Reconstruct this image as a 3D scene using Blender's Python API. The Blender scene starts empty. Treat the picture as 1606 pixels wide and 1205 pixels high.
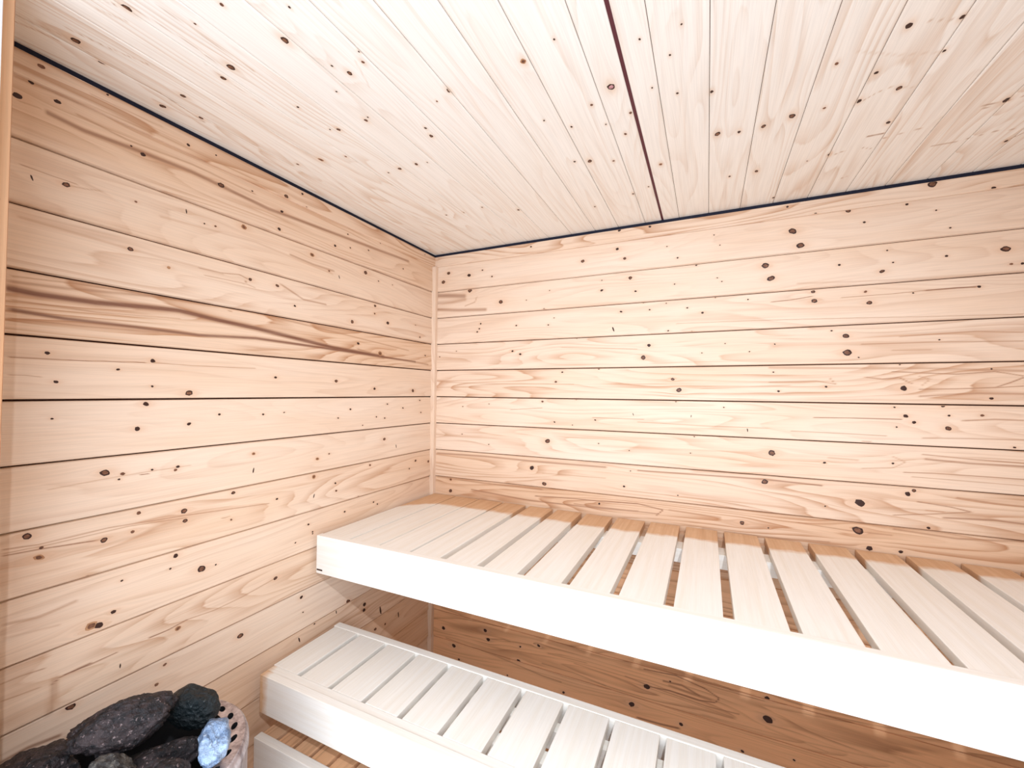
import bpy, bmesh, math, random
import numpy as np
from mathutils import Matrix, Vector, noise as mnoise

SC = bpy.context.scene
COL = SC.collection
# ---------------------------------------------------------------- camera
cam_d = bpy.data.cameras.new('camera')
cam_d.sensor_width = 36.0
cam_d.lens = 658.755 / 1606 * 36.0
cam_d.clip_start = 0.01
cam = bpy.data.objects.new('camera', cam_d)
COL.objects.link(cam)
yaw, pitch, roll = 0.4354, 0.0196, 0.0096
fw = Vector((-math.sin(yaw) * math.cos(pitch), math.cos(yaw) * math.cos(pitch), math.sin(pitch)))
rt = Vector((math.cos(yaw), math.sin(yaw), 0))
up = rt.cross(fw)
c_, s_ = math.cos(roll), math.sin(roll)
X_ = c_ * rt + s_ * up
Y_ = -s_ * rt + c_ * up
M = Matrix((X_, Y_, -fw)).transposed().to_4x4()
M.translation = Vector((1.1432, -1.5984, -0.6225))
cam.matrix_world = M
SC.camera = cam
# ---------------------------------------------------------------- view and light
SC.view_settings.view_transform = 'Standard'
SC.view_settings.look = 'None'
SC.view_settings.gamma = 1
SC.view_settings.use_curve_mapping = False
SC.view_settings.exposure = -0.42

world = bpy.data.worlds.new('world')
SC.world = world
world.use_nodes = True
wb = world.node_tree.nodes['Background']
wb.inputs[0].default_value = (0.83, 0.90, 1.0, 1)
wb.inputs[1].default_value = 0.7


def light(name, kind, loc, target, energy, color, **kw):
    d = bpy.data.lights.new(name, kind)
    d.energy = energy
    d.color = color
    for k, v in kw.items():
        setattr(d, k, v)
    o = bpy.data.objects.new(name, d)
    COL.objects.link(o)
    o.location = loc
    o.rotation_euler = (Vector(target) - Vector(loc)).to_track_quat('-Z', 'Y').to_euler()
    return o


# ceiling lamp above the doorway (hard shadow of the benches) and an added, unseen fill light in the open front
light('ceiling_lamp', 'SPOT', (1.395, -1.75, -0.03), (0.92, -0.62, -1.05), 92, (0.80, 0.885, 1.0),
      spot_size=math.radians(110), spot_blend=1.0, shadow_soft_size=0.012)
light('doorway_fill', 'AREA', (0.92, -1.86, -1.0), (0.92, -0.5, -0.98), 46, (0.80, 0.885, 1.0),
      shape='RECTANGLE', size=1.3, size_y=1.6)
K_L = """-1053,-339,4.5,2 -1247,-556,3.7,0 -1079,-559,5.1,0 -1141,-582,3.4,0 -1235,-611,3.7,0 -1080,-617,2.9,0 -1006,-632,7.7,1 -1089,-657,6.4,0 -1238,-682,1.8,0 -1105,-711,5.6,0 -1003,-707,4.6,0 -933,-687,3.3,0 -1157,-799,8.0,1 -1128,-806,4.1,1 -1134,-817,2.7,0 -1075,-806,2.9,0 -1024,-807,3.8,0 -1029,-814,3.8,1 -1097,-898,4.2,1 -1008,-916,6.9,1 -1006,-940,6.1,1 -892,-897,5.1,1 -1266,-898,7.1,1 -1247,-925,3.6,1 -1108,-936,4.2,1 -1156,-939,6.7,1 -1250,-942,7.2,2 -1181,-1004,3.9,1 -1023,-1018,6.0,0 -1124,-1036,2.7,0 -1034,-1044,2.2,0 -934,-1071,2.4,0 -967,-1069,9.5,1 -898,-966,3.4,1 -1138,-1095,4.7,0 -1162,-1111,7.9,0 -1173,-1107,9.1,2 -866,-1286,8.6,1 -1016,-1191,6.1,2 -1040,-1263,4.4,1 -1056,-1298,4.4,1 -1199,-1254,7.6,1 -1203,-1316,6.3,1 -1124,-1216,3.4,3 -683,-1393,5.9,3 -678,-1265,5.9,0 -673,-1313,3.0,0 -767,-1171,5.6,1 -627,-1372,3.1,0 -643,-1079,3.0,0 -705,-1088,2.9,0 -493,-1359,8.9,1 -540,-1374,5.4,3 -411,-1407,8.2,0 -414,-1426,7.0,0 -330,-1465,11.0,3 -353,-1526,7.3,1 -84,-1526,7.0,0 -300,-1533,5.0,1 -222,-1533,7.8,3 -1269,-19,4.8,1 -1279,-54,4.2,0 -1296,-91,7.0,0 -1244,-68,4.9,0 -1173,-10,2.7,0 -1022,-34,3.9,0 -1108,-101,5.7,0 -1129,-93,2.1,0 -942,-94,8.3,1 -959,-26,2.4,0 -762,-47,7.6,1 -771,-95,4.7,0 -860,-73,2.6,0 -708,-16,3.9,0 -692,-51,3.0,0 -780,-151,5.6,0 -880,-180,8.7,2 -1275,-232,3.6,3 -1229,-224,6.3,1 -1019,-193,3.9,3 -1118,-211,2.8,1 -979,-208,2.4,0 -953,-205,3.3,1 -1125,-318,5.6,1 -860,-319,5.3,1 -780,-317,5.6,1 -519,-75,3.4,0 -576,-134,5.4,0 -509,-120,3.4,0 -421,-101,3.6,0 -358,-54,2.5,0 -365,-202,3.7,0 -432,-187,9.4,1 -555,-235,4.4,3 -597,-225,4.2,1 -663,-191,8.1,2 -286,-198,2.6,0 -226,-117,4.0,0 -86,-17,2.8,0 -723,-366,3.9,0 -495,-379,7.9,1 -380,-300,6.0,1 -312,-355,7.5,0 -383,-330,4.8,1 -110,-386,4.2,0 -138,-337,2.8,0 -463,-452,5.7,0 -67,-463,4.3,0 -352,-479,12.3,2 -780,-586,4.6,0 -560,-591,6.5,1 -380,-614,6.0,0 -153,-620,8.2,1 -815,-692,3.6,0 -494,-688,4.5,0 -367,-721,3.6,0 -322,-728,3.7,0 -549,-716,3.3,0 -438,-748,2.3,0 -305,-674,3.8,0 -213,-692,4.0,0 -99,-662,4.2,0 -94,-715,4.2,0 -750,-689,1.9,0 -840,-800,5.3,2 -841,-846,5.3,3 -253,-845,5.2,3 -631,-843,6.2,2 -584,-833,3.2,1 -320,-810,7.5,1 -124,-922,6.9,1 -33,-938,7.2,1 -393,-900,4.8,1 -640,-899,8.2,2 -641,-960,5.1,3 -555,-936,4.3,0 -552,-962,4.3,1 -768,-941,3.7,0 -454,-1003,3.4,0 -373,-1042,3.6,0 -353,-1054,3.6,0 -512,-1043,4.4,0 -658,-1046,4.0,0 -643,-1073,3.0,0 -167,-949,4.0,0"""
S_L = """22.3,0.95,-1297,-444,-1261,-447,-1179,-446,-1092,-439,-1030,-435,-943,-444,-842,-451,-579,-478,-334,-490 9.7,0.6,-1297,-431,-1227,-427,-1069,-411,-959,-408 13.7,0.95,-1296,-482,-1225,-487,-1114,-487,-987,-489,-842,-479,-630,-483,-138,-496 4.4,0.6,-1296,-498,-1197,-498,-1067,-493 4.7,0.6,-1297,-421,-1209,-414,-1003,-407 4.6,0.5,-1296,-464,-1179,-466,-1029,-455 8.1,0.5,-1030,-409,-843,-407,-580,-424,-182,-451 11.5,0.6,-466,-473,-334,-490,-181,-494,-47,-502 16.1,0.75,-1256,-98,-1206,-103,-1123,-97,-1010,-92,-813,-104,-587,-93,-190,-75 7.1,0.5,-1216,-76,-1134,-83,-1010,-73,-851,-78 7.1,0.4,-1300,-57,-1217,-51,-1077,-43,-851,-42 3.6,0.5,-1293,-99,-1269,-96 2.9,1.0,-1296,-568,-1224,-568,-1124,-565,-1090,-564 2.7,0.7,-1078,-563,-999,-565,-840,-563 2.4,0.6,-1296,-600,-1274,-600,-1257,-602 3.7,0.7,-1294,-913,-1251,-918,-1148,-916,-1019,-926,-794,-948 3.1,0.7,-1294,-920,-1233,-923,-1116,-922,-1005,-933 3.9,0.9,-1294,-924,-1250,-927,-1168,-936 8.9,0.5,-1291,-1047,-1248,-1055,-1195,-1047 6.2,0.3,-1287,-1072,-1221,-1082 3.3,1.0,-1227,-1191,-1215,-1185,-1192,-1183,-1173,-1183 3.4,1.0,-1210,-1184,-1173,-1186,-1127,-1185 3.9,1.0,-1071,-1184,-1037,-1185,-997,-1180 3.7,0.7,-997,-1180,-935,-1186,-863,-1183,-767,-1171 9.9,0.8,-1290,-1291,-1256,-1290,-1213,-1298 3.6,0.7,-1293,-1152,-1267,-1152,-1237,-1156 3.6,0.6,-1292,-1182,-1269,-1185,-1245,-1187 19.5,0.5,-1224,-1185,-1225,-1213,-1230,-1244 4.3,0.7,-991,-322,-938,-321,-889,-313,-867,-319,-877,-336 3.6,0.6,-976,-337,-914,-335,-870,-334,-845,-339 8.4,0.6,-768,-310,-692,-340,-608,-339 10.7,0.6,-739,-214,-660,-221,-579,-220 2.7,0.6,-1229,-224,-1203,-220,-1174,-212 2.5,0.7,-1290,-214,-1258,-215,-1213,-216 3.1,0.5,-1240,-817,-1161,-812,-1084,-809,-994,-808 2.9,1.0,-1099,-813,-1090,-814,-1079,-814 4.4,0.5,-1198,-26,-1077,-21 8.3,0.35,-1288,-310,-1129,-318,-930,-322 3.4,0.8,-924,-956,-913,-957,-903,-956 3.4,0.8,-917,-415,-904,-416 8.6,0.3,-1073,-226,-848,-211,-584,-232"""
K_B = """161,-688,2.8,0 292,-674,2.7,0 159,-810,2.8,0 294,-847,2.7,0 102,-1015,8.6,2 103,-1066,8.6,1 11,-16,7.4,0 78,-85,8.7,1 51,-123,10.2,1 186,-106,8.5,0 253,-91,4.2,0 301,-124,4.1,0 190,-174,11.3,1 345,-238,10.9,1 247,-325,4.2,0 241,-347,4.2,0 231,-360,4.2,0 35,-464,2.9,0 124,-441,2.9,0 484,-22,4.0,0 701,-107,7.5,1 834,-77,6.0,0 862,-117,6.0,1 843,-10,6.0,0 953,-13,4.7,0 1011,-92,2.3,0 1047,-138,3.4,0 1108,-171,3.4,0 1164,-73,2.2,0 1182,-111,2.2,0 1392,-95,11.3,1 1413,-145,10.2,1 1377,-16,4.1,0 1452,-51,4.0,0 1536,-54,6.9,1 1575,-96,3.9,0 1675,-59,3.8,0 1739,-88,2.8,0 1768,-144,2.7,0 1729,-13,11.1,1 1855,-49,5.3,0 883,-192,7.1,1 776,-190,2.4,0 776,-229,6.1,0 902,-244,4.7,0 463,-240,2.6,0 564,-209,2.6,0 1037,-231,2.3,0 1174,-223,2.2,0 1188,-237,2.2,0 1316,-198,10.5,1 1332,-242,10.5,1 1513,-219,3.9,0 1616,-251,6.7,1 1629,-189,2.9,0 1642,-227,2.8,0 1760,-223,3.6,0 1881,-219,10.4,1 1911,-263,4.3,0 1890,-262,3.5,1 542,-283,3.9,0 418,-343,4.0,0 560,-349,3.9,0 584,-322,2.6,0 849,-316,4.8,0 952,-316,3.5,0 930,-288,3.5,0 1009,-297,2.3,0 1079,-319,3.4,0 1128,-340,4.4,0 1168,-290,2.2,0 1266,-305,2.1,0 1446,-296,6.0,1 1449,-325,8.1,1 1577,-308,4.8,1 1586,-342,7.7,1 1687,-322,2.8,0 1827,-317,4.4,0 821,-381,7.2,3 1016,-397,3.4,0 1094,-403,2.2,0 401,-450,5.4,0 437,-464,5.3,0 679,-409,2.5,0 950,-447,7.0,0 930,-491,9.4,1 1198,-450,2.2,0 1126,-480,2.2,0 1270,-480,2.1,0 1342,-458,2.1,0 1493,-422,3.0,0 1528,-440,8.8,1 1531,-491,10.8,1 1559,-507,1.9,0 1743,-461,2.7,0 620,-541,3.8,0 594,-579,5.1,1 766,-530,3.7,0 1031,-571,6.8,1 1338,-549,3.1,0 1656,-530,2.8,0 1850,-546,2.6,0 1052,-609,9.0,1 1352,-611,4.1,0 1478,-596,4.0,0 1663,-600,9.3,0 1848,-627,4.4,0 537,-659,5.2,1 678,-649,2.5,0 590,-740,3.8,0 664,-749,2.5,0 754,-726,3.7,0 895,-700,3.5,3 1092,-700,3.3,3 1042,-650,3.4,0 1194,-667,2.2,0 1264,-741,4.2,3 1668,-681,5.6,0 1686,-699,5.5,0 1647,-714,2.8,0 1750,-650,4.5,0 1762,-677,3.6,0 1760,-713,7.2,1 1830,-674,4.4,1 1891,-758,3.4,0 1643,-656,2.8,0 561,-818,10.3,1 767,-815,2.4,0 881,-834,2.4,0 1090,-829,2.2,0 1333,-812,11.4,1 1102,-771,2.2,0 1473,-832,4.0,0 1638,-821,3.8,0 493,-931,10.4,0 549,-990,10.3,1 863,-968,4.7,0 886,-909,2.4,0 1049,-980,2.2,0 1313,-907,10.4,1 1474,-966,3.0,0 1560,-946,14.4,0 1671,-907,7.4,0 1685,-896,5.5,1 771,-1043,4.9,0 1248,-1049,8.5,1 1323,-1055,3.1,0 1555,-1029,13.5,1 1582,-1078,9.5,0 1654,-1076,5.6,0 1715,-998,4.6,0 75,-1679,8.6,0 285,-1639,9.5,0 301,-1673,8.1,0 129,-1744,9.9,0 449,-1664,5.2,0 530,-1640,6.4,0 443,-1722,7.8,0 392,-1796,4.0,0 157,-1795,5.6,0 527,-1638,5.1,0 635,-1792,6.2,0 947,-1676,10.3,0 894,-1756,11.6,0 1061,-1771,7.8,0 1320,-1668,13.4,0 1318,-1601,8.2,0 1248,-1795,5.2,0 1391,-1771,4.0,0 1025,-1635,3.4,0"""
S_B = """34.1,0.75,17,-182,83,-188,161,-197 22.1,0.65,18,-247,135,-258,271,-265 22.7,0.5,17,-217,101,-218,167,-212 8.4,0.5,168,-241,217,-228,226,-206 4.0,0.9,1334,-319,1386,-317,1446,-310 2.8,0.8,1519,-321,1641,-320,1713,-317 5.3,1.0,1713,-317,1781,-316,1824,-317 2.6,0.7,1041,-373,1279,-377,1487,-384,1712,-393,1914,-400 8.6,0.3,1404,-266,1641,-280,1916,-283 5.1,0.6,1565,-467,1712,-467,1914,-472 5.1,0.5,1655,-448,1819,-441,1914,-449 5.5,0.5,1640,-488,1725,-489 4.7,0.5,614,-442,910,-459 10.3,0.5,1326,-534,1518,-539,1711,-542,1913,-552 5.6,0.7,1575,-567,1617,-573,1654,-568,1676,-583,1683,-586 5.5,0.5,1697,-564,1722,-574,1704,-592 4.3,0.8,1640,-551,1779,-560,1856,-553,1913,-566 5.1,0.8,1856,-597,1887,-583,1913,-569 4.3,0.8,1697,-603,1779,-601,1856,-597,1912,-593 8.5,0.6,1697,-623,1818,-613,1912,-614 5.0,0.6,1326,-582,1453,-578,1502,-588,1486,-567 5.0,0.5,72,-581,391,-587,668,-589 4.1,0.4,1124,-604,1386,-591 3.7,1.0,1444,-693,1549,-691,1661,-691 3.5,0.8,745,-717,933,-717 3.9,0.7,392,-696,535,-685 4.2,0.6,911,-727,1125,-732,1326,-732 3.8,0.7,1385,-738,1517,-739,1624,-741 6.8,0.6,1791,-690,1855,-684,1912,-685 5.1,0.6,1703,-743,1804,-739,1911,-737 3.8,0.7,1564,-760,1586,-760 5.1,0.7,1702,-790,1803,-796,1910,-799 8.5,0.7,1709,-803,1803,-808,1910,-808 4.3,0.8,1660,-845,1723,-842,1816,-842,1910,-842 3.4,0.6,1681,-856,1910,-859 9.6,0.35,1485,-816,1556,-818 3.8,0.6,1563,-842,1638,-834,1667,-815,1638,-801 12.1,0.7,28,-903,273,-900,537,-904,795,-903 7.9,0.8,911,-905,1125,-902,1314,-899,1468,-904 4.8,0.5,537,-948,795,-944 5.3,0.8,1694,-927,1763,-933,1806,-942 4.4,0.7,1637,-972,1722,-958,1806,-942 8.5,0.7,1749,-965,1853,-958,1909,-960 6.8,0.6,1776,-906,1853,-913,1909,-915 5.4,0.5,1708,-949,1749,-949 10.3,0.6,30,-1010,274,-1015,538,-1014 9.3,0.7,211,-1049,482,-1064,722,-1061,912,-1054 5.7,0.9,510,-1043,671,-1035,759,-1034,912,-1026,1000,-1038,979,-1059 5.7,0.7,671,-1055,866,-1055,979,-1054 5.9,0.6,1125,-1083,1314,-1085,1484,-1075 5.6,0.6,1401,-1027,1531,-1033,1637,-1032 8.5,0.6,1637,-1013,1775,-1020,1908,-1008 8.6,0.5,1022,-1035,1184,-1040 6.5,0.9,936,-1618,1044,-1610,1135,-1626,1180,-1645,1168,-1663 6.9,0.9,1168,-1663,1115,-1671,1023,-1667,936,-1675 10.9,0.8,1002,-1640,1064,-1637,1121,-1656 13.0,0.6,1023,-1649,1095,-1656,1155,-1659 6.3,0.7,869,-1661,980,-1673,1145,-1683,1240,-1678 4.2,0.6,822,-1674,1023,-1682,1222,-1694 4.1,0.6,1164,-1596,1240,-1615,1313,-1613 4.7,0.6,675,-1668,822,-1674 11.1,0.9,915,-1796,991,-1793,1054,-1787 7.2,0.6,544,-1704,675,-1704,799,-1716 5.3,0.7,313,-1667,373,-1654,402,-1655 10.6,0.5,220,-1726,403,-1730 7.5,0.6,89,-1718,344,-1733,544,-1754,624,-1756 7.3,0.5,570,-1659,725,-1654 5.9,0.4,1313,-1695,1481,-1714 7.4,0.4,1125,-1715,1399,-1705,1633,-1687"""
K_C = """-1251,273,7.3,1 -1256,107,8.0,1 -1211,84,5.7,1 -1100,455,7.9,1 -1101,301,8.6,1 -1089,257,5.9,1 -1093,124,6.3,1 -1093,45,6.5,1 -1034,80,5.1,1 -1141,521,2.4,0 -1190,424,3.6,1 -1187,344,2.5,1 -1004,546,4.2,1 -994,501,5.8,1 -1026,558,2.7,0 -1022,484,2.1,0 -967,436,2.3,0 -967,319,3.3,0 -877,436,2.5,0 -870,424,5.1,1 -880,319,2.6,0 -871,338,5.3,1 -790,533,3.5,0 -759,527,5.4,1 -778,263,3.9,1 -794,188,8.0,2 -804,110,4.1,1 -670,355,6.2,1 -666,311,3.2,0 -670,413,5.1,1 -665,446,2.0,0 -355,301,3.9,0 -349,368,3.9,0 -359,448,3.7,0 -873,654,6.1,1 -856,612,2.4,1 -880,826,7.0,2 -880,826,2.8,0 -841,1034,2.0,0 -782,1080,2.7,0 -843,1103,2.5,0 -708,914,4.0,1 -903,896,1.3,0 -670,1086,3.1,0 -646,1151,4.6,0 -708,1040,2.3,0 -647,987,4.1,1 -573,963,4.4,1 -629,928,2.6,0 -653,852,3.5,0 -701,801,1.7,0 -505,816,4.0,0 -491,854,7.0,1 -466,913,4.0,1 -483,1165,8.0,1 -471,1212,5.3,0 -472,1262,6.9,1 -488,1316,9.1,1 -490,1375,4.0,1 -631,1365,4.2,1 -250,1268,6.2,1 -249,1201,4.2,0 -397,1027,6.0,2 -280,981,3.3,0 -252,931,4.6,0 -210,799,3.7,0 -572,1441,4.3,0 -487,1436,6.3,0 -268,1432,5.7,0 -682,1453,6.2,0 -667,1526,4.9,0 -588,1533,4.0,0 -501,1498,6.0,1 -365,1718,7.8,0 -372,1520,5.9,0 -255,1386,2.0,0 -46,1334,4.7,0 -291,553,5.1,0 -165,1808,5.4,0"""
S_C = """4.6,0.7,-1317,65,-1296,73,-1270,78 3.8,0.5,-1322,84,-1269,101,-1222,90,-1176,94 4.5,0.7,-1183,87,-1119,89,-1022,71 7.5,0.4,-1114,52,-1054,56,-1021,69 3.1,0.7,-1278,128,-1223,141,-1173,160 3.1,0.8,-1283,254,-1272,256,-1259,265 3.7,0.6,-1270,282,-1238,284,-1164,290,-1117,285 4.4,0.5,-1272,224,-1237,242 2.5,0.6,-1251,324,-1184,328,-1073,332 2.9,0.5,-1127,262,-1064,257,-990,252 3.7,0.7,-474,28,-412,30,-345,31 1.7,0.5,-1064,562,-1041,562 4.0,0.3,-1013,535,-947,509 4.1,0.8,-261,1440,-272,1459,-274,1482 2.2,0.7,-300,1531,-311,1582,-318,1625 1.9,0.7,-483,1441,-503,1461,-511,1480 3.2,0.8,-275,1495,-256,1523 3.1,0.9,-325,1494,-325,1526 2.9,0.9,-369,1499,-372,1525 1.6,0.6,-684,1448,-683,1473,-665,1519,-671,1532 3.0,0.7,-211,1652,-211,1700,-229,1760,-218,1814 3.3,0.8,-362,1680,-359,1716,-367,1742 4.5,0.8,-164,1806,-194,1825 3.7,0.8,-105,1490,-114,1506 3.9,0.4,-513,1479,-492,1523 3.7,0.7,-125,1437,-122,1462 2.1,0.7,-348,1686,-351,1705 4.6,0.3,-654,1386,-608,1464,-586,1533"""

# ---------------------------------------------------------------- helpers
def tag(o, label=None, cat=None, group=None, kind=None):
    if label: o['label'] = label
    if cat: o['category'] = cat
    if group: o['group'] = group
    if kind: o['kind'] = kind
    return o


def empty(name, loc=(0, 0, 0)):
    o = bpy.data.objects.new(name, None)
    o.empty_display_size = 0.05
    o.location = loc
    COL.objects.link(o)
    return o


def link(name, me, mats, parent=None):
    o = bpy.data.objects.new(name, me)
    for m in (mats if isinstance(mats, (list, tuple)) else [mats]):
        me.materials.append(m)
    COL.objects.link(o)
    if parent is not None:
        o.parent = parent
        o.location = -Vector(parent.location)
    return o


def nt(name):
    m = bpy.data.materials.new(name)
    m.use_nodes = True
    t = m.node_tree
    return m, t, t.nodes, t.links, t.nodes['Principled BSDF']


def ramp(n, l, src, stops, interp='LINEAR'):
    r = n.new('ShaderNodeValToRGB')
    r.color_ramp.interpolation = interp
    e = r.color_ramp.elements
    e[0].position, e[0].color = stops[0][0], (*stops[0][1], 1) if isinstance(stops[0][1], tuple) else (stops[0][1],) * 3 + (1,)
    e[1].position, e[1].color = stops[-1][0], (*stops[-1][1], 1) if isinstance(stops[-1][1], tuple) else (stops[-1][1],) * 3 + (1,)
    for p, c in stops[1:-1]:
        q = e.new(p)
        q.color = (*c, 1) if isinstance(c, tuple) else (c, c, c, 1)
    l.new(src, r.inputs[0])
    return r.outputs[0]


def mixc(n, l, fac, a, b, mode='MIX'):
    m = n.new('ShaderNodeMix')
    m.data_type = 'RGBA'
    m.blend_type = mode
    for sock, v in ((m.inputs[0], fac), (m.inputs[6], a), (m.inputs[7], b)):
        if hasattr(v, 'links') or hasattr(v, 'is_linked'):
            l.new(v, sock)
        elif isinstance(v, tuple):
            sock.default_value = (*v, 1)
        else:
            sock.default_value = v
    return m.outputs[2]


def mth(n, l, op, a, b=0.0, clamp=False):
    m = n.new('ShaderNodeMath')
    m.operation = op
    m.use_clamp = clamp
    for i, v in enumerate((a, b)):
        if hasattr(v, 'is_linked'):
            l.new(v, m.inputs[i])
        else:
            m.inputs[i].default_value = v
    return m.outputs[0]


def vecmul(n, l, v, s):
    m = n.new('ShaderNodeVectorMath')
    m.operation = 'MULTIPLY'
    l.new(v, m.inputs[0])
    m.inputs[1].default_value = s
    return m.outputs[0]


def noise(n, l, vec, scale, detail=3, rough=0.55, dist=0.0):
    t = n.new('ShaderNodeTexNoise')
    t.inputs['Scale'].default_value = scale
    t.inputs['Detail'].default_value = detail
    t.inputs['Roughness'].default_value = rough
    t.inputs['Distortion'].default_value = dist
    l.new(vec, t.inputs['Vector'])
    return t.outputs['Fac']


def n2_(n, l, v):
    return noise(n, l, vecmul(n, l, v, (3, 120, 1)), 1, 2, 0.5)


def plank_mat(name, A, B, grainc, streakc, halo, rough=0.55, bump=0.15):
    """pine boards: 'gc' holds along, across (bent round the knots) and the board's seed;
    'fx' holds streaks, knot halo, board tone and how strong the grain is"""
    m, t, n, l, bs = nt(name)
    gc = n.new('ShaderNodeAttribute'); gc.attribute_name = 'gc'
    fx = n.new('ShaderNodeAttribute'); fx.attribute_name = 'fx'
    sep = n.new('ShaderNodeSeparateColor'); l.new(fx.outputs['Color'], sep.inputs[0])
    v = gc.outputs['Vector']
    n3 = noise(n, l, vecmul(n, l, v, (2.2, 10, 1)), 1, 3, 0.5)
    n1 = noise(n, l, vecmul(n, l, v, (1.1, 62, 1)), 1, 4, 0.62, 0.25)
    n2 = noise(n, l, vecmul(n, l, v, (7, 420, 1)), 1, 2, 0.6)
    n4 = noise(n, l, vecmul(n, l, v, (2.5, 26, 3)), 1, 2, 0.5, 0.6)
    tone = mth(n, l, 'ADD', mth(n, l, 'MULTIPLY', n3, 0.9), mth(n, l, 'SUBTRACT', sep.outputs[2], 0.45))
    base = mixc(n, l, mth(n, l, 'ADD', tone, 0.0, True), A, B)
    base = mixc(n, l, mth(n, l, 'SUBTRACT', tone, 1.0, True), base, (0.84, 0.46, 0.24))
    # growth rings cut at a slant: contour lines of a long, slow noise
    nr = noise(n, l, vecmul(n, l, v, (0.95, 8.5, 1)), 1, 1.2, 0.4, 0.15)
    fr = mth(n, l, 'FRACT', mth(n, l, 'ADD', mth(n, l, 'MULTIPLY', nr, 17.0), mth(n, l, 'MULTIPLY', n2_(n, l, v), 0.22)))
    ring = ramp(n, l, fr, [(0.0, 0.0), (0.45, 0.05), (0.86, 0.75), (0.93, 1.0), (1.0, 0.0)])
    g1 = ramp(n, l, n1, [(0.50, 0.0), (0.60, 0.55), (0.66, 1.0)])
    pat = ramp(n, l, n4, [(0.42, 0.0), (0.62, 1.0)])
    gfac = mth(n, l, 'MULTIPLY', mth(n, l, 'MULTIPLY', g1, pat), fx.outputs['Alpha'])
    c = mixc(n, l, mth(n, l, 'MULTIPLY', gfac, 0.8), base, grainc)
    pr = ramp(n, l, n4, [(0.36, 0.15), (0.58, 1.0)])
    rfac = mth(n, l, 'MULTIPLY', mth(n, l, 'MULTIPLY', ring, pr), mth(n, l, 'MULTIPLY', fx.outputs['Alpha'], 1.1), True)
    c = mixc(n, l, rfac, c, grainc)
    fine = ramp(n, l, n2, [(0.35, 0.95), (0.6, 1.03)])
    c = mixc(n, l, 1.0, c, fine, 'MULTIPLY')
    c = mixc(n, l, mth(n, l, 'MULTIPLY', sep.outputs[1], 0.75), c, halo)
    # streaks are broken up by the fine grain
    st = mth(n, l, 'MULTIPLY', sep.outputs[0], mth(n, l, 'ADD', 0.55, mth(n, l, 'MULTIPLY', n1, 0.85)), True)
    sc = mixc(n, l, ramp(n, l, sep.outputs[0], [(0.25, 0.0), (0.95, 1.0)]), grainc, streakc)
    c = mixc(n, l, st, c, sc)
    l.new(c, bs.inputs['Base Color'])
    bs.inputs['Roughness'].default_value = rough
    bs.inputs['Specular IOR Level'].default_value = 0.25
    b = n.new('ShaderNodeBump'); b.inputs['Strength'].default_value = bump; b.inputs['Distance'].default_value = 0.0006
    l.new(mth(n, l, 'SUBTRACT', n2, mth(n, l, 'MULTIPLY', n1, 0.8)), b.inputs['Height'])
    l.new(b.outputs[0], bs.inputs['Normal'])
    return m


def flat_mat(name, col, rough=0.6, metal=0.0, nscale=0, col2=None, nvec=(1, 1, 1), bump=0.0, spec=0.3):
    m, t, n, l, bs = nt(name)
    bs.inputs['Roughness'].default_value = rough
    bs.inputs['Metallic'].default_value = metal
    bs.inputs['Specular IOR Level'].default_value = spec
    if nscale:
        tc = n.new('ShaderNodeTexCoord')
        f = noise(n, l, vecmul(n, l, tc.outputs['Object'], nvec), nscale, 5, 0.6)
        l.new(mixc(n, l, ramp(n, l, f, [(0.35, 0.0), (0.65, 1.0)]), col, col2), bs.inputs['Base Color'])
        if bump:
            b = n.new('ShaderNodeBump'); b.inputs['Strength'].default_value = bump; b.inputs['Distance'].default_value = 0.003
            l.new(f, b.inputs['Height']); l.new(b.outputs[0], bs.inputs['Normal'])
    else:
        bs.inputs['Base Color'].default_value = (*col, 1)
    return m


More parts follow.
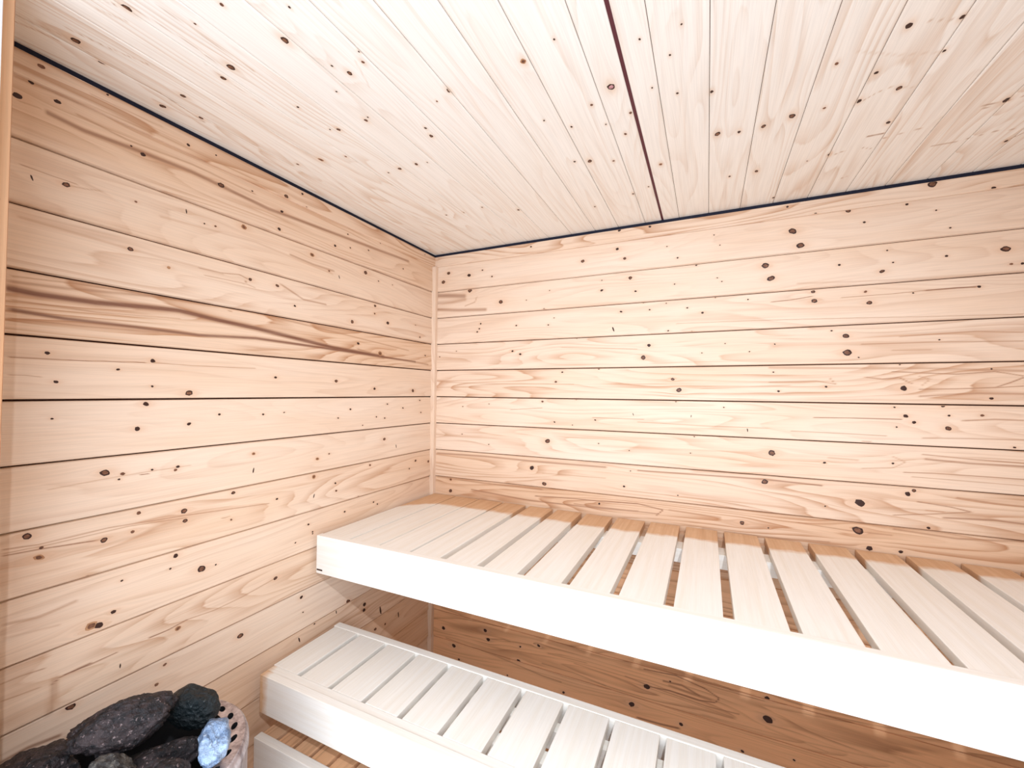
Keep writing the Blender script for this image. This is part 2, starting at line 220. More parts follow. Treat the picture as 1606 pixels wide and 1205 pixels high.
def bench_mat():
    """pale slat wood; 'tan_edge' holds the distance in metres to the tan-coloured part"""
    m, t, n, l, bs = nt('pale_slat_wood')
    tc = n.new('ShaderNodeTexCoord')
    at = n.new('ShaderNodeAttribute'); at.attribute_name = 'gc'
    rw = n.new('ShaderNodeAttribute'); rw.attribute_name = 'tan_edge'
    v = at.outputs['Vector']
    n1 = noise(n, l, vecmul(n, l, v, (2.5, 75, 1)), 1, 4, 0.6, 0.2)
    n2 = noise(n, l, vecmul(n, l, v, (12, 600, 1)), 1, 2, 0.6)
    n5 = noise(n, l, tc.outputs['Object'], 30, 4, 0.6)
    n6 = noise(n, l, tc.outputs['Object'], 11, 3, 0.6)
    base = mixc(n, l, ramp(n, l, n1, [(0.4, 0.0), (0.68, 1.0)]), (0.845, 0.80, 0.735), (0.80, 0.735, 0.645))
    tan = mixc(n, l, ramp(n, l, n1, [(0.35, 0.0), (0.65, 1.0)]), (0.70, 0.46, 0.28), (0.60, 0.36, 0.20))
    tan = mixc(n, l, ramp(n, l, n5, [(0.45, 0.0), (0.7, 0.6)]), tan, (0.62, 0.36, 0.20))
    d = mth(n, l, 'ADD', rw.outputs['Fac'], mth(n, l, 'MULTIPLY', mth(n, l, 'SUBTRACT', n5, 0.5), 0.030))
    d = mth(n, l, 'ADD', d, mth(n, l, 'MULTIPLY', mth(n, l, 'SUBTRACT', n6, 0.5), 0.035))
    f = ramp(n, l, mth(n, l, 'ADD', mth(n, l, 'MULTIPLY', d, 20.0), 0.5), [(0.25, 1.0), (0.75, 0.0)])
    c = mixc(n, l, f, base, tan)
    fine = ramp(n, l, n2, [(0.35, 0.97), (0.6, 1.02)])
    c = mixc(n, l, 1.0, c, fine, 'MULTIPLY')
    l.new(c, bs.inputs['Base Color'])
    bs.inputs['Roughness'].default_value = 0.5
    bs.inputs['Specular IOR Level'].default_value = 0.3
    b = n.new('ShaderNodeBump'); b.inputs['Strength'].default_value = 0.12; b.inputs['Distance'].default_value = 0.0005
    l.new(n2, b.inputs['Height']); l.new(b.outputs[0], bs.inputs['Normal'])
    return m


PINE = plank_mat('pine_wall_boards', (0.80, 0.64, 0.51), (0.70, 0.455, 0.285), (0.46, 0.23, 0.115), (0.20, 0.085, 0.05), (0.66, 0.40, 0.25))
SPRUCE = plank_mat('spruce_ceiling_boards', (0.87, 0.83, 0.77), (0.83, 0.75, 0.66), (0.56, 0.34, 0.19), (0.22, 0.10, 0.055), (0.68, 0.44, 0.27))
GAPM = flat_mat('dark_board_gap', (0.05, 0.02, 0.012), 0.9)
KDARK = flat_mat('dark_knot', (0.045, 0.018, 0.012), 0.5)
KBROWN = flat_mat('brown_knot', (0.23, 0.10, 0.055), 0.5, nscale=120, col2=(0.11, 0.045, 0.025))
KPALE = flat_mat('pale_knot', (0.50, 0.27, 0.14), 0.5, nscale=90, col2=(0.33, 0.15, 0.07))
KPINK = flat_mat('pinkish_knot_heart', (0.62, 0.36, 0.34), 0.5, nscale=150, col2=(0.40, 0.16, 0.20))
NAVY = flat_mat('dark_blue_gap_shade', (0.006, 0.008, 0.022), 0.7)
PLUM = flat_mat('dark_red_expansion_gap', (0.10, 0.022, 0.03), 0.6)
BENCH = bench_mat()

# ---------------------------------------------------------------- boarded surfaces
def parse(s):
    return [[float(x) for x in it.split(',')] for it in s.split()]


def parse_knots(s):
    return [[u, v, max(r * 0.85, 2.1), k] for u, v, r, k in parse(s)]


def boarded(name, joints, u0, u1, mp, knots, streaks, mat, seed, du=0.006, dv=0.002, gap=0.003, deep=0.007,
            cham=0.0015, tilt=0.003, grain=None, tones=None, wide_gap=None, parent=None, flip=False):
    """one continuous boarded surface. joints run across (v), boards run along u; mp(u, v, d) -> world,
    d is how far a point stands out of the wall plane into the room"""
    rng = random.Random(seed)
    joints = sorted(joints)
    V, D, Bd, Mi = [], [], [], []
    nb = len(joints) - 1
    for b in range(nb):
        a, c = joints[b], joints[b + 1]
        ga = gap / 2
        gc_ = gap / 2
        if wide_gap and abs(a - wide_gap[0]) < 1e-6: ga = wide_gap[1] / 2
        if wide_gap and abs(c - wide_gap[0]) < 1e-6: gc_ = wide_gap[1] / 2
        lo, hi = a + ga, c - gc_
        rows = [lo, lo + 1e-5, lo + cham]
        k = max(2, int((hi - lo - 2 * cham) / dv))
        rows += [lo + cham + (hi - lo - 2 * cham) * i / k for i in range(1, k)]
        rows += [hi - cham, hi - 1e-5, hi]
        for r in rows:
            f = (r - lo) / (hi - lo)
            d = tilt * (1 - f)                      # the lower edge stands proud of the board below
            if r in (lo, hi): dd = -deep
            elif r in (lo + 1e-5, hi - 1e-5): dd = d - cham
            else: dd = d
            V.append(r); D.append(dd); Bd.append(b)
    V = np.array(V); D = np.array(D); Bd = np.array(Bd)
    nu = max(2, int(abs(u1 - u0) / du) + 1)
    U = np.linspace(u0, u1, nu)
    nv = len(V)
    UU, VV = np.meshgrid(U, V)                      # rows: v
    DD = np.repeat(D[:, None], nu, 1)
    G = VV.copy()
    halo = np.zeros_like(G); streak = np.zeros_like(G)
    tone = np.zeros(nb); gr = np.zeros(nb)
    for b in range(nb):
        tone[b] = rng.uniform(0.15, 0.6) if tones is None or tones.get(b) is None else tones[b]
        gr[b] = rng.uniform(0.15, 0.55) if grain is None or grain.get(b) is None else grain[b]
    for (u, v, r, k) in knots:
        u, v, r = u / 1000, v / 1000, r / 1000
        if r < 0.002: continue
        dvv = VV - v
        q = ((UU - u) / 3.2) ** 2 + dvv ** 2
        G -= dvv * (1.3 * r) ** 2 / (q + (0.9 * r) ** 2) * 1.2
        same = (np.abs(dvv) < 0.12)
        if k != 3:
            halo = np.maximum(halo, np.exp(-(((UU - u) / 1.9) ** 2 + dvv ** 2) / (1.5 * r) ** 2) * 0.8 * same)
    # slow waviness of the grain
    ph = [rng.uniform(0, 6.28) for _ in range(nb)]
    PH = np.array(ph)[Bd][:, None]
    G += 0.003 * np.sin(UU * 3.1 + PH) + 0.0012 * np.sin(UU * 9 + 2 * PH)
    for s in streaks:
        w, st, pts = s[0] / 1000, s[1], s[2:]
        w = max(w * 0.75, 0.0022)
        P = np.array(pts).reshape(-1, 2) / 1000
        i0, i1 = np.searchsorted(U, [P[:, 0].min() - 0.05, P[:, 0].max() + 0.05])
        j0 = np.searchsorted(V, P[:, 1].min() - 0.02); j1 = np.searchsorted(V, P[:, 1].max() + 0.02)
        if i1 <= i0 or j1 <= j0: continue
        su, sv = UU[j0:j1, i0:i1], VV[j0:j1, i0:i1]
        best = np.full(su.shape, 9.0)
        for a, b in zip(P[:-1], P[1:]):
            e = b - a
            L = max(e @ e, 1e-9)
            tt = np.clip(((su - a[0]) * e[0] + (sv - a[1]) * e[1]) / L, 0, 1)
            best = np.minimum(best, np.hypot(su - a[0] - tt * e[0], sv - a[1] - tt * e[1]))
        val = st * np.clip(1.35 - best / (w * 0.5), 0, 1)
        streak[j0:j1, i0:i1] = np.maximum(streak[j0:j1, i0:i1], val)
    co = mp(UU.ravel(), VV.ravel(), DD.ravel())
    j, i = np.meshgrid(np.arange(nv - 1), np.arange(nu - 1), indexing='ij')
    q0 = (j * nu + i).ravel()
    quads = np.stack([q0, q0 + 1, q0 + nu + 1, q0 + nu], 1)
    if flip: quads = quads[:, ::-1]
    mi = np.where((D[:-1] < -deep + 1e-4) & (D[1:] < -deep + 1e-4), 1, 0)
    mi = np.repeat(mi[:, None], nu - 1, 1).ravel()
    me = bpy.data.meshes.new(name)
    verts = [co]; nverts = len(co)
    # knots as slightly raised discs in the same mesh
    kv, kf, km = [], [], []
    for (u, v, r, k) in knots:
        u, v, r, k = u / 1000, v / 1000, r / 1000, int(k)
        if not (u0 + r < u < u1 - r): continue
        b = int(np.searchsorted(joints, v)) - 1
        if b < 0 or b >= nb: continue
        lo, hi = joints[b] + gap / 2 + cham, joints[b + 1] - gap / 2 - cham
        rv, ru = (r * 1.7, r * 0.45) if k == 3 else (r * rng.uniform(0.8, 1.0), r * rng.uniform(1.0, 1.3))
        ring2 = r > 0.0042 and k != 3
        n_ = 12
        jit = [rng.uniform(0.85, 1.12) for _ in range(n_)]
        an = rng.uniform(-0.4, 0.4)
        def pt(s, a, jj, h):
            x, y = ru * s * jj * math.cos(a), rv * s * jj * math.sin(a)
            uu = u + x * math.cos(an) - y * math.sin(an); vv = min(max(v + x * math.sin(an) + y * math.cos(an), lo), hi)
            d = tilt * (1 - (vv - joints[b]) / (joints[b + 1] - joints[b])) + h
            return (uu, vv, d)
        base = len(kv)
        outer = [pt(1, 2 * math.pi * q / n_, jit[q], 0.0002) for q in range(n_)]
        inner = [pt(0.62, 2 * math.pi * q / n_, jit[(q + 3) % n_], 0.0005) for q in range(n_)]
        kv += outer + inner + [pt(0, 0, 1, 0.0006)]
        dark = {0: 2, 1: 3, 2: 4, 3: 3, 4: 2}[k]
        core = {0: 2, 1: 3, 2: 4, 3: 2, 4: 5}[k]
        if ring2 and k == 1: dark, core = 2, 3
        if ring2 and k == 2: dark, core = 4, 3
        for q in range(n_):
            w = (q + 1) % n_
            kf.append((base + q, base + w, base + n_ + w, base + n_ + q)); km.append(dark if ring2 else core)
            kf.append((base + n_ + q, base + n_ + w, base + 2 * n_, -1)); km.append(core)
    if kv:
        kv = np.array(kv)
        kc = mp(kv[:, 0], kv[:, 1], kv[:, 2])
        verts.append(kc)
    allv = np.concatenate(verts)
    me.vertices.add(len(allv))
    me.vertices.foreach_set('co', allv.ravel().astype(np.float32))
    faces = [tuple(x) for x in kf]
    nq = len(quads)
    lv = [quads.ravel()]
    sizes = [np.full(nq, 4)]
    for f in faces:
        f = [x for x in f if x >= 0]
        if flip: f = f[::-1]
        lv.append(np.array(f) + nverts); sizes.append(np.array([len(f)]))
    lv = np.concatenate(lv); sizes = np.concatenate(sizes)
    me.loops.add(len(lv)); me.loops.foreach_set('vertex_index', lv.astype(np.int32))
    me.polygons.add(len(sizes))
    st = np.concatenate([[0], np.cumsum(sizes)[:-1]])
    me.polygons.foreach_set('loop_start', st.astype(np.int32))
    me.polygons.foreach_set('loop_total', sizes.astype(np.int32))
    me.polygons.foreach_set('material_index', np.concatenate([mi, np.array(km, dtype=int)]).astype(np.int32))
    me.update(calc_edges=True)
    n_tot = len(allv)
    gcv = np.zeros((n_tot, 3), np.float32)
    gcv[:nverts, 0] = UU.ravel() + np.repeat(Bd * 3.7, nu); gcv[:nverts, 1] = G.ravel(); gcv[:nverts, 2] = np.repeat(Bd * 5.3 + seed, nu)
    a = me.attributes.new('gc', 'FLOAT_VECTOR', 'POINT'); a.data.foreach_set('vector', gcv.ravel())
    fx = np.zeros((n_tot, 4), np.float32)
    fx[:nverts, 0] = streak.ravel(); fx[:nverts, 1] = halo.ravel()
    fx[:nverts, 2] = np.repeat(tone[Bd], nu); fx[:nverts, 3] = np.repeat(gr[Bd], nu)
    a = me.attributes.new('fx', 'FLOAT_COLOR', 'POINT'); a.data.foreach_set('color', fx.ravel())
    me.validate()
    return link(name, me, [mat, GAPM, KDARK, KBROWN, KPALE, KPINK], parent)


def sub(knots, lo, hi):
    return [k for k in knots if lo <= k[1] < hi]


FLOOR = -2.05
KL, SL, KB, SB, KC, SC_ = parse_knots(K_L), parse(S_L), parse_knots(K_B), parse(S_B), parse_knots(K_C), parse(S_C)
KC.append([-745, 964, 8.5, 4])
zj = [-0.166 - 0.12 * k for k in range(15)] + [FLOOR - 0.0]
zj = [z for z in zj if z > FLOOR + 0.03] + [FLOOR]
wall_j = [-0.030] + zj
FRONT = -1.3535
# board numbers count up from the floor
def fromtop(d, n):
    return {n - 1 - k: v for k, v in d.items()}
nbw = len(wall_j) - 1
o = boarded('wall_left', wall_j, FRONT, 0.0, lambda u, v, d: np.stack([d, u, v], 1), sub(KL, -3000, -52), SL, PINE, 11,
            deep=0.012, gap=0.0042, cham=0.002, tilt=0.006, dv=0.0016, flip=True,
            grain=fromtop({0: .5, 1: .25, 2: .35, 3: .9, 4: .2, 5: .1, 6: .2, 7: .55, 8: .25, 9: .55, 10: .2, 11: .5}, nbw),
            tones=fromtop({0: .55, 1: .4, 2: .35, 3: .6, 4: .35, 5: .25, 6: .3, 7: .45, 8: .4, 9: .45, 10: .25, 11: .6, 12: .8, 13: .9}, nbw))
tag(o, kind='structure')
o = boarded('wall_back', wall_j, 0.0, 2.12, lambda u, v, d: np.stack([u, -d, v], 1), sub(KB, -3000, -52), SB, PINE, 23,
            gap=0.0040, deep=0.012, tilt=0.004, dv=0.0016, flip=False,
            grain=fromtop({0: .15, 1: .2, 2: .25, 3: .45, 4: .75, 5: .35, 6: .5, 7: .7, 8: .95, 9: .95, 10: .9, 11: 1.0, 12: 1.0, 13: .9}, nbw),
            tones=fromtop({0: .3, 1: .3, 2: .3, 3: .35, 4: .4, 5: .3, 6: .3, 7: .5, 8: .8, 9: 1.0, 10: 1.5, 11: 1.8, 12: 1.9, 13: 1.9, 14: 1.9}, nbw))  # boards behind and below the upper bench: warm shade put into their colour
tag(o, kind='structure')
o = boarded('wall_right', wall_j, FRONT, 0.0, lambda u, v, d: np.stack([2.12 - d, u, v], 1), [], [], PINE, 37, du=0.1, dv=0.02)
tag(o, kind='structure')
cj = [-0.012, .085, .183, .27, .367, .465, .56, .655, .75, .838, .936, .996, 1.052, 1.147, 1.243, 1.338, 1.432, 1.53, 1.625, 1.721, 1.816, 1.911, 2.006, 2.12]
o = boarded('ceiling', cj, FRONT, 0.0, lambda u, v, d: np.stack([v, u, 0.006 - d], 1), KC, SC_, SPRUCE, 53,
            dv=0.003, gap=0.0010, deep=0.0016, cham=0.0009, tilt=0.0, wide_gap=(0.996, 0.0075), flip=True,
            grain={b: (.45 if b < 4 else .2) if b < 14 else .4 for b in range(25)},
            tones={b: (.5 if b < 3 else .25) if b < 15 else .45 for b in range(25)})
tag(o, kind='structure')
o = boarded('floor', [0.0 + 0.1325 * i for i in range(17)], FRONT, 0.0, lambda u, v, d: np.stack([v, u, FLOOR + d], 1), [], [], PINE, 71,
            du=0.1, dv=0.03, tilt=0.0, gap=0.003, deep=0.004)
tag(o, kind='structure')


# ---------------------------------------------------------------- boxes of sawn timber
def timber(name, lo, hi, mat, parent=None, axis=0, bevel=0.0015, tan_edge=None, seed=0.0, cuts=None, tone=0.4, grain=0.4, kind=None, profile=None):
    """a board from corner lo to corner hi; axis = the direction of its grain. tan_edge(x, y, z) = distance to tan-coloured wood"""
    bm = bmesh.new()
    r = bmesh.ops.create_cube(bm, size=1)
    lo, hi = Vector(lo), Vector(hi)
    for v in bm.verts:
        v.co = Vector([lo[i] + (v.co[i] + 0.5) * (hi[i] - lo[i]) for i in range(3)])
    if cuts:
        for ax, pos in cuts:
            no = [0, 0, 0]; no[ax] = 1
            co = [0, 0, 0]; co[ax] = pos
            bmesh.ops.bisect_plane(bm, geom=bm.verts[:] + bm.edges[:] + bm.faces[:], plane_co=co, plane_no=no)
    if profile: profile(bm)
    if bevel:
        es = [e for e in bm.edges if len(e.link_faces) == 2 and e.calc_face_angle(0) > 0.5]
        bmesh.ops.bevel(bm, geom=es, offset=bevel, segments=2, affect='EDGES', profile=0.6)
    me = bpy.data.meshes.new(name)
    bm.to_mesh(me); bm.free()
    n = len(me.vertices)
    co = np.zeros(n * 3, np.float32); me.vertices.foreach_get('co', co); co = co.reshape(-1, 3)
    oth = [i for i in range(3) if i != axis]
    gcv = np.stack([co[:, axis] + seed * 1.7, co[:, oth[0]] + co[:, oth[1]], np.full(n, seed * 3.1)], 1)
    a = me.attributes.new('gc', 'FLOAT_VECTOR', 'POINT'); a.data.foreach_set('vector', gcv.ravel().astype(np.float32))
    fx = np.zeros((n, 4), np.float32); fx[:, 2] = tone; fx[:, 3] = grain
    a = me.attributes.new('fx', 'FLOAT_COLOR', 'POINT'); a.data.foreach_set('color', fx.ravel())
    rw = np.array([tan_edge(*c) if tan_edge else 1.0 for c in co], np.float32)
    a = me.attributes.new('tan_edge', 'FLOAT', 'POINT'); a.data.foreach_set('value', rw)
    for p in me.polygons: p.use_smooth = False
    o = link(name, me, mat, parent)
    if kind: o['kind'] = kind
    return o


# trims: corner batten, the two cover boards under the ceiling, the batten ending the left wall
timber('trim_1', (0.0, -0.021, FLOOR), (0.021, 0.0, -0.052), PINE, axis=2, kind='structure', seed=3, tone=.35, grain=.3)
def trim_board(name, joints, u0, u1, mp, knots, streaks, seed, flip):
    o = boarded(name, joints, u0, u1, mp, knots, streaks, PINE, seed, dv=0.0025, gap=0.0, deep=0.0075, cham=0.001, tilt=0.0,
                flip=flip, grain={0: .8}, tones={0: .55 if seed == 5 else .35})
    o['kind'] = 'structure'
    return o
trim_board('trim_2', [-0.052, -0.006], FRONT, -0.0085, lambda u, v, d: np.stack([0.0085 + d, u, v], 1), sub(KL, -52, 0), SL, 5, True)
trim_board('trim_3', [-0.052, -0.006], 0.0085, 2.12, lambda u, v, d: np.stack([u, -0.0085 - d, v], 1), sub(KB, -52, 0), SB, 6, False)
# front of the room beside the doorway, its wooden lining strip and the white door frame outside it
JX = 0.20
timber('wall_front', (0.0, -1.42, FLOOR), (JX - 0.004, FRONT - 0.0005, 0.0055), PINE, axis=2, kind='structure', bevel=0.0, seed=7, tone=.5, grain=.4)
timber('trim_4', (JX - 0.004, -1.3700, FLOOR), (JX, -1.3530, 0.0055), PINE, axis=2, kind='structure', bevel=0.003, seed=5, tone=1.5, grain=.4)  # tone made darker in place of shade on the strip
WHITE = flat_mat('white_frame_paint', (0.86, 0.85, 0.85), 0.5)
timber('trim_8', (JX - 0.004, -1.42, FLOOR), (JX + 0.022, -1.3705, 0.0055), WHITE, axis=2, kind='structure', bevel=0.001)
timber('wall_front', (1.62, -1.42, FLOOR), (2.12, FRONT - 0.0005, 0.0055), PINE, axis=2, kind='structure', bevel=0.0, seed=8, tone=.5, grain=.4)
# dark strips painting the shade of the gap between walls and ceiling, and the joint across the ceiling
timber('gap_shade_strip_1', (-0.03, FRONT, -0.035), (0.0035, 0.03, 0.012), NAVY, axis=1, kind='structure', bevel=0)
timber('gap_shade_strip_2', (-0.03, -0.0035, -0.035), (2.12, 0.03, 0.012), NAVY, axis=0, kind='structure', bevel=0)
timber('trim_7', (0.9925, FRONT, 0.0075), (0.9995, 0.0, 0.0095), PLUM, axis=1, kind='structure', bevel=0)
# ---------------------------------------------------------------- benches
def rear_tan(x, y, z):
    # distance in front of the tan rear ends (they reach further forward at the left wall)
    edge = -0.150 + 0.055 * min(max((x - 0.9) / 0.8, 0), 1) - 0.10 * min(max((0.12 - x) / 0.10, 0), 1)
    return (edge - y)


rng = random.Random(5)
# upper bench
ub = empty('sauna_bench', (1.05, -0.32, -1.20))
tag(ub, 'wide upper sauna bench of pale slats with deep white front board', 'bench')
ZT = -1.084


timber('front_board', (0.018, -0.6395, -1.201), (2.118, -0.6175, -1.0825), BENCH, ub, 0, 0.0018, seed=1)
timber('end_slot', (0.0215, -0.6402, -1.1915), (0.045, -0.6390, -1.1870), GAPM, ub, 0, 0.0, seed=2)
pitch = 0.1172
for k in range(18):
    x0 = 0.020 + pitch * k + (0.002 if k else 0)
    x1 = 0.020 + pitch * (k + 1) - 0.0185
    if k < 3: x1 += (0.013, 0.015, 0.012)[k]
    x1 = min(x1, 2.115)
    if x1 - x0 < 0.03: continue
    dz = rng.uniform(-0.0006, 0.0006)
    timber('slat', (x0, -0.617, ZT - 0.022 + dz), (x1, -0.010, ZT + dz), BENCH, ub, 1, 0.0018, tan_edge=rear_tan, seed=10 + k * 1.37,
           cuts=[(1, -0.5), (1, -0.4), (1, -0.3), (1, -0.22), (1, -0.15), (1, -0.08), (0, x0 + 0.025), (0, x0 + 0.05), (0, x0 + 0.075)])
timber('front_rail', (0.035, -0.6165, -1.150), (2.10, -0.568, -1.1065), BENCH, ub, 0, 0.001, seed=41)
timber('rear_rail', (0.035, -0.175, -1.150), (2.10, -0.108, -1.1065), BENCH, ub, 0, 0.001, seed=42)
timber('wall_cleat', (0.0045, -0.616, -1.150), (0.034, -0.010, -1.1065), PINE, ub, 1, 0.001, seed=43)
timber('wall_cleat', (0.035, -0.030, -1.150), (2.10, -0.0035, -1.1065), PINE, ub, 0, 0.001, seed=44, tone=.8)

# lower bench
lb = empty('sauna_bench', (1.05, -0.70, -1.512))
tag(lb, 'narrower lower sauna bench of white slats below and in front of the upper one', 'bench')
ZL = -1.399
def corner_tan(x, y, z):
    return x - 0.060  # tan colour at the left end of the board
timber('front_board', (0.040, -0.834, -1.498), (2.118, -0.812, ZL + 0.002), BENCH, lb, 0, 0.002, tan_edge=corner_tan, seed=51,
       cuts=[(0, 0.05), (0, 0.065), (0, 0.09), (0, 0.2)])
timber('front_rail', (0.036, -0.8115, -1.455), (2.115, -0.789, ZL - 0.0005), BENCH, lb, 0, 0.0012, tan_edge=lambda x, y, z: x - 0.045, seed=52,
       cuts=[(0, 0.035), (0, 0.08)])
timber('rear_rail', (0.026, -0.572, -1.455), (2.115, -0.548, ZL + 0.001), BENCH, lb, 0, 0.002, seed=53)
for k in range(18):
    x0 = 0.024 + 0.1148 * k + (0.003 if k else 0)
    x1 = 0.024 + 0.1148 * (k + 1) - 0.0115
    x1 = min(x1, 2.113)
    if x1 - x0 < 0.03: continue
    timber('slat', (x0 + (0.008 if k == 0 else 0), -0.7885, ZL - 0.022), (x1, -0.5725, ZL - rng.uniform(0, 0.001)), BENCH, lb, 1, 0.0018, seed=60 + k * 1.7)
timber('under_rail', (0.036, -0.735, -1.468), (2.10, -0.700, -1.4215), BENCH, lb, 0, 0.001, seed=54)
timber('under_rail', (0.036, -0.640, -1.468), (2.10, -0.612, -1.4215), BENCH, lb, 0, 0.001, seed=55)
timber('wall_cleat', (0.0045, -0.788, -1.468), (0.0355, -0.5725, -1.4215), PINE, lb, 1, 0.001, seed=56)

# low step below
st = empty('bench_step', (1.0, -0.70, FLOOR))
tag(st, 'low slatted step with a white front board under the lower bench', 'step')
timber('front_board', (0.050, -0.855, -1.664), (1.95, -0.833, -1.5465), BENCH, st, 0, 0.002, seed=81)
for k in range(26):
    x0 = 0.052 + 0.0615 * k
    timber('slat', (x0, -0.8325, -1.572), (x0 + 0.051, -0.50, -1.551), PINE, st, 1, 0.0015, seed=90 + k * 1.3, tone=1.3 + .6 * rng.random(), grain=.7)
timber('under_rail', (0.06, -0.832, -1.617), (1.93, -0.80, -1.5725), PINE, st, 0, 0.001, seed=83)
timber('under_rail', (0.06, -0.54, -1.617), (1.93, -0.505, -1.5725), PINE, st, 0, 0.001, seed=84)
for x in (0.10, 0.98, 1.86):
    timber('leg', (x, -0.831, FLOOR + 0.0005), (x + 0.045, -0.80, -1.6175), PINE, st, 2, 0.001, seed=85 + x)
    timber('leg', (x, -0.54, FLOOR + 0.0005), (x + 0.045, -0.506, -1.6175), PINE, st, 2, 0.001, seed=88 + x)

# ---------------------------------------------------------------- heater
HC = Vector((0.204, -1.180, 0))
HZ = -1.305
STEEL = None
m, t, n, l, bs = nt('brushed_steel')
tc = n.new('ShaderNodeTexCoord')
f = noise(n, l, vecmul(n, l, tc.outputs['Object'], (1, 1, 0.08)), 70, 4, 0.7)
l.new(mixc(n, l, ramp(n, l, f, [(0.35, 0.0), (0.65, 1.0)]), (0.30, 0.25, 0.26), (0.66, 0.60, 0.62)), bs.inputs['Base Color'])
bs.inputs['Metallic'].default_value = 0.75
bs.inputs['Roughness'].default_value = 0.38
STEEL = m
BLACKM = flat_mat('black_heater_inside', (0.012, 0.011, 0.012), 0.8)
ht = empty('sauna_heater', (HC.x, HC.y, FLOOR))
tag(ht, 'round steel sauna heater with perforated rim, filled with stones, standing by the left wall', 'heater')


def lathe(name, prof, mat, parent, seg=64, smooth=True):
    bm = bmesh.new()
    rings = []
    for (r, z) in prof:
        rings.append([bm.verts.new((HC.x + r * math.cos(2 * math.pi * i / seg), HC.y + r * math.sin(2 * math.pi * i / seg), z)) for i in range(seg)])
    for a, b in zip(rings[:-1], rings[1:]):
        for i in range(seg):
            bm.faces.new((a[i], a[(i + 1) % seg], b[(i + 1) % seg], b[i]))
    bm.normal_update()
    me = bpy.data.meshes.new(name); bm.to_mesh(me); bm.free()
    for p in me.polygons: p.use_smooth = smooth
    return link(name, me, mat, parent)


RO = 0.172
lathe('drum', [(0.13, -1.86), (RO - 0.006, -1.86), (RO, -1.85), (RO, HZ - 0.03), (RO + 0.002, HZ - 0.026), (RO + 0.002, HZ - 0.014), (RO, HZ - 0.010), (RO - 0.001, HZ - 0.004),
               (RO - 0.005, HZ)], STEEL, ht)
lathe('stone_basket', [(RO - 0.037, HZ), (RO - 0.040, HZ - 0.004), (RO - 0.042, HZ - 0.09), (0.05, HZ - 0.12), (0.001, HZ - 0.12)], BLACKM, ht)
# perforated ring
bm = bmesh.new()
NS = 26
for sct in range(NS):
    a0, a1 = 2 * math.pi * sct / NS, 2 * math.pi * (sct + 1) / NS
    ri, ro = RO - 0.037, RO - 0.005
    am, rm = (a0 + a1) / 2, RO - 0.023
    bd, hl, hb = [], [], []
    for s in range(8):
        bd.append((ri + (ro - ri) * s / 8, a0))
    for s in range(8):
        bd.append((ro, a0 + (a1 - a0) * s / 8))
    for s in range(8):
        bd.append((ro - (ro - ri) * s / 8, a1))
    for s in range(8):
        bd.append((ri, a1 - (a1 - a0) * s / 8))
    for (r, a) in bd:
        th = math.atan2(r - rm, (a - am) * rm)
        hr, ha = 0.0055 * math.sin(th), 0.0098 * math.cos(th)
        # holes stand a little aslant
        hl.append((rm + hr + 0.25 * ha, am + ha / rm))
    P = lambda r, a, z: (HC.x + r * math.cos(a), HC.y + r * math.sin(a), z)
    vb = [bm.verts.new(P(r, a, HZ)) for r, a in bd]
    vh = [bm.verts.new(P(r, a, HZ)) for r, a in hl]
    vd = [bm.verts.new(P(r, a, HZ - 0.012)) for r, a in hl]
    for i in range(32):
        j = (i + 1) % 32
        bm.faces.new((vb[i], vb[j], vh[j], vh[i]))
        bm.faces.new((vh[i], vh[j], vd[j], vd[i])).material_index = 1
    bm.faces.new(vd).material_index = 1
bmesh.ops.remove_doubles(bm, verts=bm.verts, dist=1e-5)
bmesh.ops.recalc_face_normals(bm, faces=bm.faces)
me = bpy.data.meshes.new('perforated_rim'); bm.to_mesh(me); bm.free()
link('perforated_rim', me, [STEEL, BLACKM], ht)
for i in range(3):
    a = 2.1 * i + 0.4
    bx, by = HC.x + 0.13 * math.cos(a), HC.y + 0.13 * math.sin(a)
    timber('leg', (bx - 0.012, by - 0.012, FLOOR + 0.0005), (bx + 0.012, by + 0.012, -1.855), BLACKM, ht, 2, 0.002)


# stones
def stone_mat(name, c1, c2, c3, rough, spec, scale=60):
    m, t, n, l, bs = nt(name)
    tc = n.new('ShaderNodeTexCoord')
    o_ = tc.outputs['Object']
    a = noise(n, l, o_, scale, 6, 0.7)
    b = noise(n, l, o_, scale * 2.5, 4, 0.7)
    c = mixc(n, l, ramp(n, l, a, [(0.42, 0.0), (0.60, 1.0)]), c1, c2)
    c = mixc(n, l, ramp(n, l, b, [(0.60, 0.0), (0.70, 1.0)]), c, c3)
    l.new(c, bs.inputs['Base Color'])
    bs.inputs['Roughness'].default_value = rough
    bs.inputs['Specular IOR Level'].default_value = spec
    vo = n.new('ShaderNodeTexVoronoi'); vo.inputs['Scale'].default_value = scale * 1.6
    l.new(o_, vo.inputs['Vector'])
    bp = n.new('ShaderNodeBump'); bp.inputs['Strength'].default_value = 1.0; bp.inputs['Distance'].default_value = 0.008
    l.new(mth(n, l, 'ADD', mth(n, l, 'MULTIPLY', vo.outputs['Distance'], 0.6), mth(n, l, 'MULTIPLY', b, 0.8)), bp.inputs['Height'])
    l.new(bp.outputs[0], bs.inputs['Normal'])
    return m


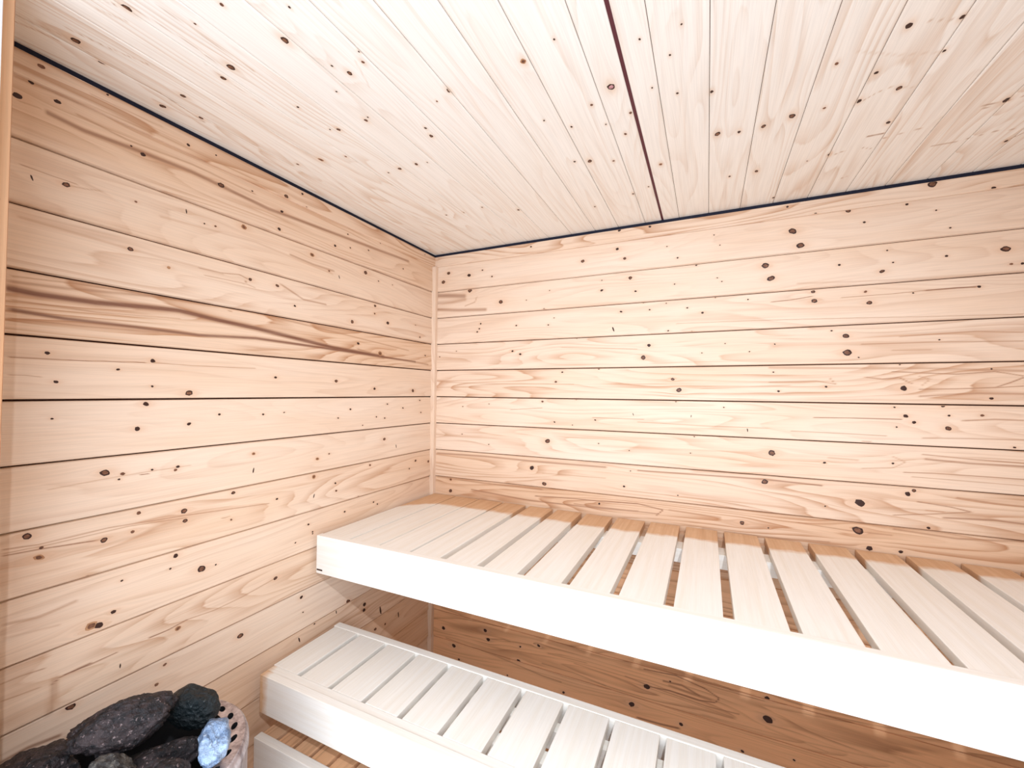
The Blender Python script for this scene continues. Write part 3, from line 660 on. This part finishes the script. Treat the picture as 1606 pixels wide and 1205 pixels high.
S_BROWN = stone_mat('brown_black_stone', (0.004, 0.003, 0.004), (0.040, 0.026, 0.026), (0.30, 0.22, 0.21), 0.55, 0.45)
S_DARK = stone_mat('dark_green_black_stone', (0.002, 0.005, 0.006), (0.005, 0.010, 0.012), (0.05, 0.06, 0.06), 0.4, 0.4)
S_GREY = stone_mat('grey_speckled_stone', (0.035, 0.030, 0.028), (0.12, 0.105, 0.09), (0.24, 0.22, 0.18), 0.7, 0.3)
S_BLUE = stone_mat('blue_grey_glossy_stone', (0.10, 0.16, 0.27), (0.34, 0.45, 0.62), (0.62, 0.70, 0.80), 0.35, 0.6, 38)


def stone(c, size, rot, mat, label, seed, rough=0.22):
    bm = bmesh.new()
    bmesh.ops.create_icosphere(bm, subdivisions=5, radius=1)
    sv = Vector((seed * 3.1, seed * 1.7, seed * 5.3))
    rr = random.Random(seed)
    planes = []
    for _ in range(9):
        d = Vector((rr.gauss(0, 1), rr.gauss(0, 1), rr.gauss(0, 1))).normalized()
        planes.append((d, rr.uniform(0.62, 0.9)))
    for v in bm.verts:
        p = v.co.normalized()
        r = 1.0
        for d, h in planes:
            k = p.dot(d)
            if k > 0.05: r = min(r, h / k)
        r = r * 0.85 + 0.15
        r += rough * 0.55 * mnoise.noise(p * 1.6 + sv) + rough * 0.30 * mnoise.noise(p * 4 + sv) + rough * 0.26 * abs(mnoise.noise(p * 8 + sv)) + rough * 0.14 * mnoise.noise(p * 20 + sv)
        v.co = p * r
    rm = Matrix.Rotation(rot[2], 3, 'Z') @ Matrix.Rotation(rot[1], 3, 'Y') @ Matrix.Rotation(rot[0], 3, 'X')
    for v in bm.verts:
        v.co = rm @ Vector((v.co.x * size[0], v.co.y * size[1], v.co.z * size[2]))
    me = bpy.data.meshes.new('heater_stone'); bm.to_mesh(me); bm.free()
    for p in me.polygons: p.use_smooth = True
    o = bpy.data.objects.new('heater_stone', me)
    me.materials.append(mat)
    o.location = c
    COL.objects.link(o)
    tag(o, label, 'stone', 'stones heaped on the sauna heater')
    return o


stone((0.2184, -1.0945, -1.2522), (0.048, 0.036, 0.042), (0.2, 0.1, 0.5), S_DARK, 'smooth dark green-black stone at the back of the heap, topmost one', 1, 0.10)
stone((0.1946, -1.191, -1.2275), (0.080, 0.043, 0.040), (0.1, -0.10, 0.95), S_BROWN, 'large rough brown-black stone lying along the top of the heap', 2, 0.3)
stone((0.2563, -1.1621, -1.2918), (0.058, 0.026, 0.028), (0.1, 0.0, 1.05), S_BROWN, 'long dark brown stone between the large top stone and the blue-grey stone', 3, 0.25)
stone((0.3207, -1.1159, -1.2712), (0.046, 0.027, 0.031), (0.45, 0.0, 2.62), S_BLUE, 'shiny blue-grey crinkled stone against the perforated rim', 4, 0.24)
stone((0.2574, -1.2408, -1.2535), (0.038, 0.026, 0.026), (0.3, 0.2, 0.7), S_GREY, 'small grey speckled stone in front of the large top stone', 5, 0.28)
stone((0.1187, -1.2776, -1.271), (0.066, 0.045, 0.036), (0.0, 0.1, 0.6), S_BROWN, 'dark stone sloping down to the left edge of the heap', 6, 0.25)
stone((0.315, -1.195, -1.276), (0.048, 0.028, 0.028), (0.1, 0.0, 0.4), S_BROWN, 'reddish brown rough stone at the bottom edge of the photo', 7, 0.28)
stone((0.105, -1.15, -1.287), (0.042, 0.038, 0.032), (0.1, 0.4, 0.9), S_BROWN, 'dark stone behind the large top stone, next to the wall', 9, 0.25)
stone((0.2103, -1.2859, -1.2839), (0.050, 0.032, 0.030), (0.1, 0.1, 0.2), S_GREY, 'grey-brown stone at the near side of the heap', 10, 0.25)
stone((0.205, -1.18, -1.345), (0.080, 0.080, 0.035), (0.0, 0.0, 0.2), S_DARK, 'big black stone in the middle, under the others', 12, 0.15)
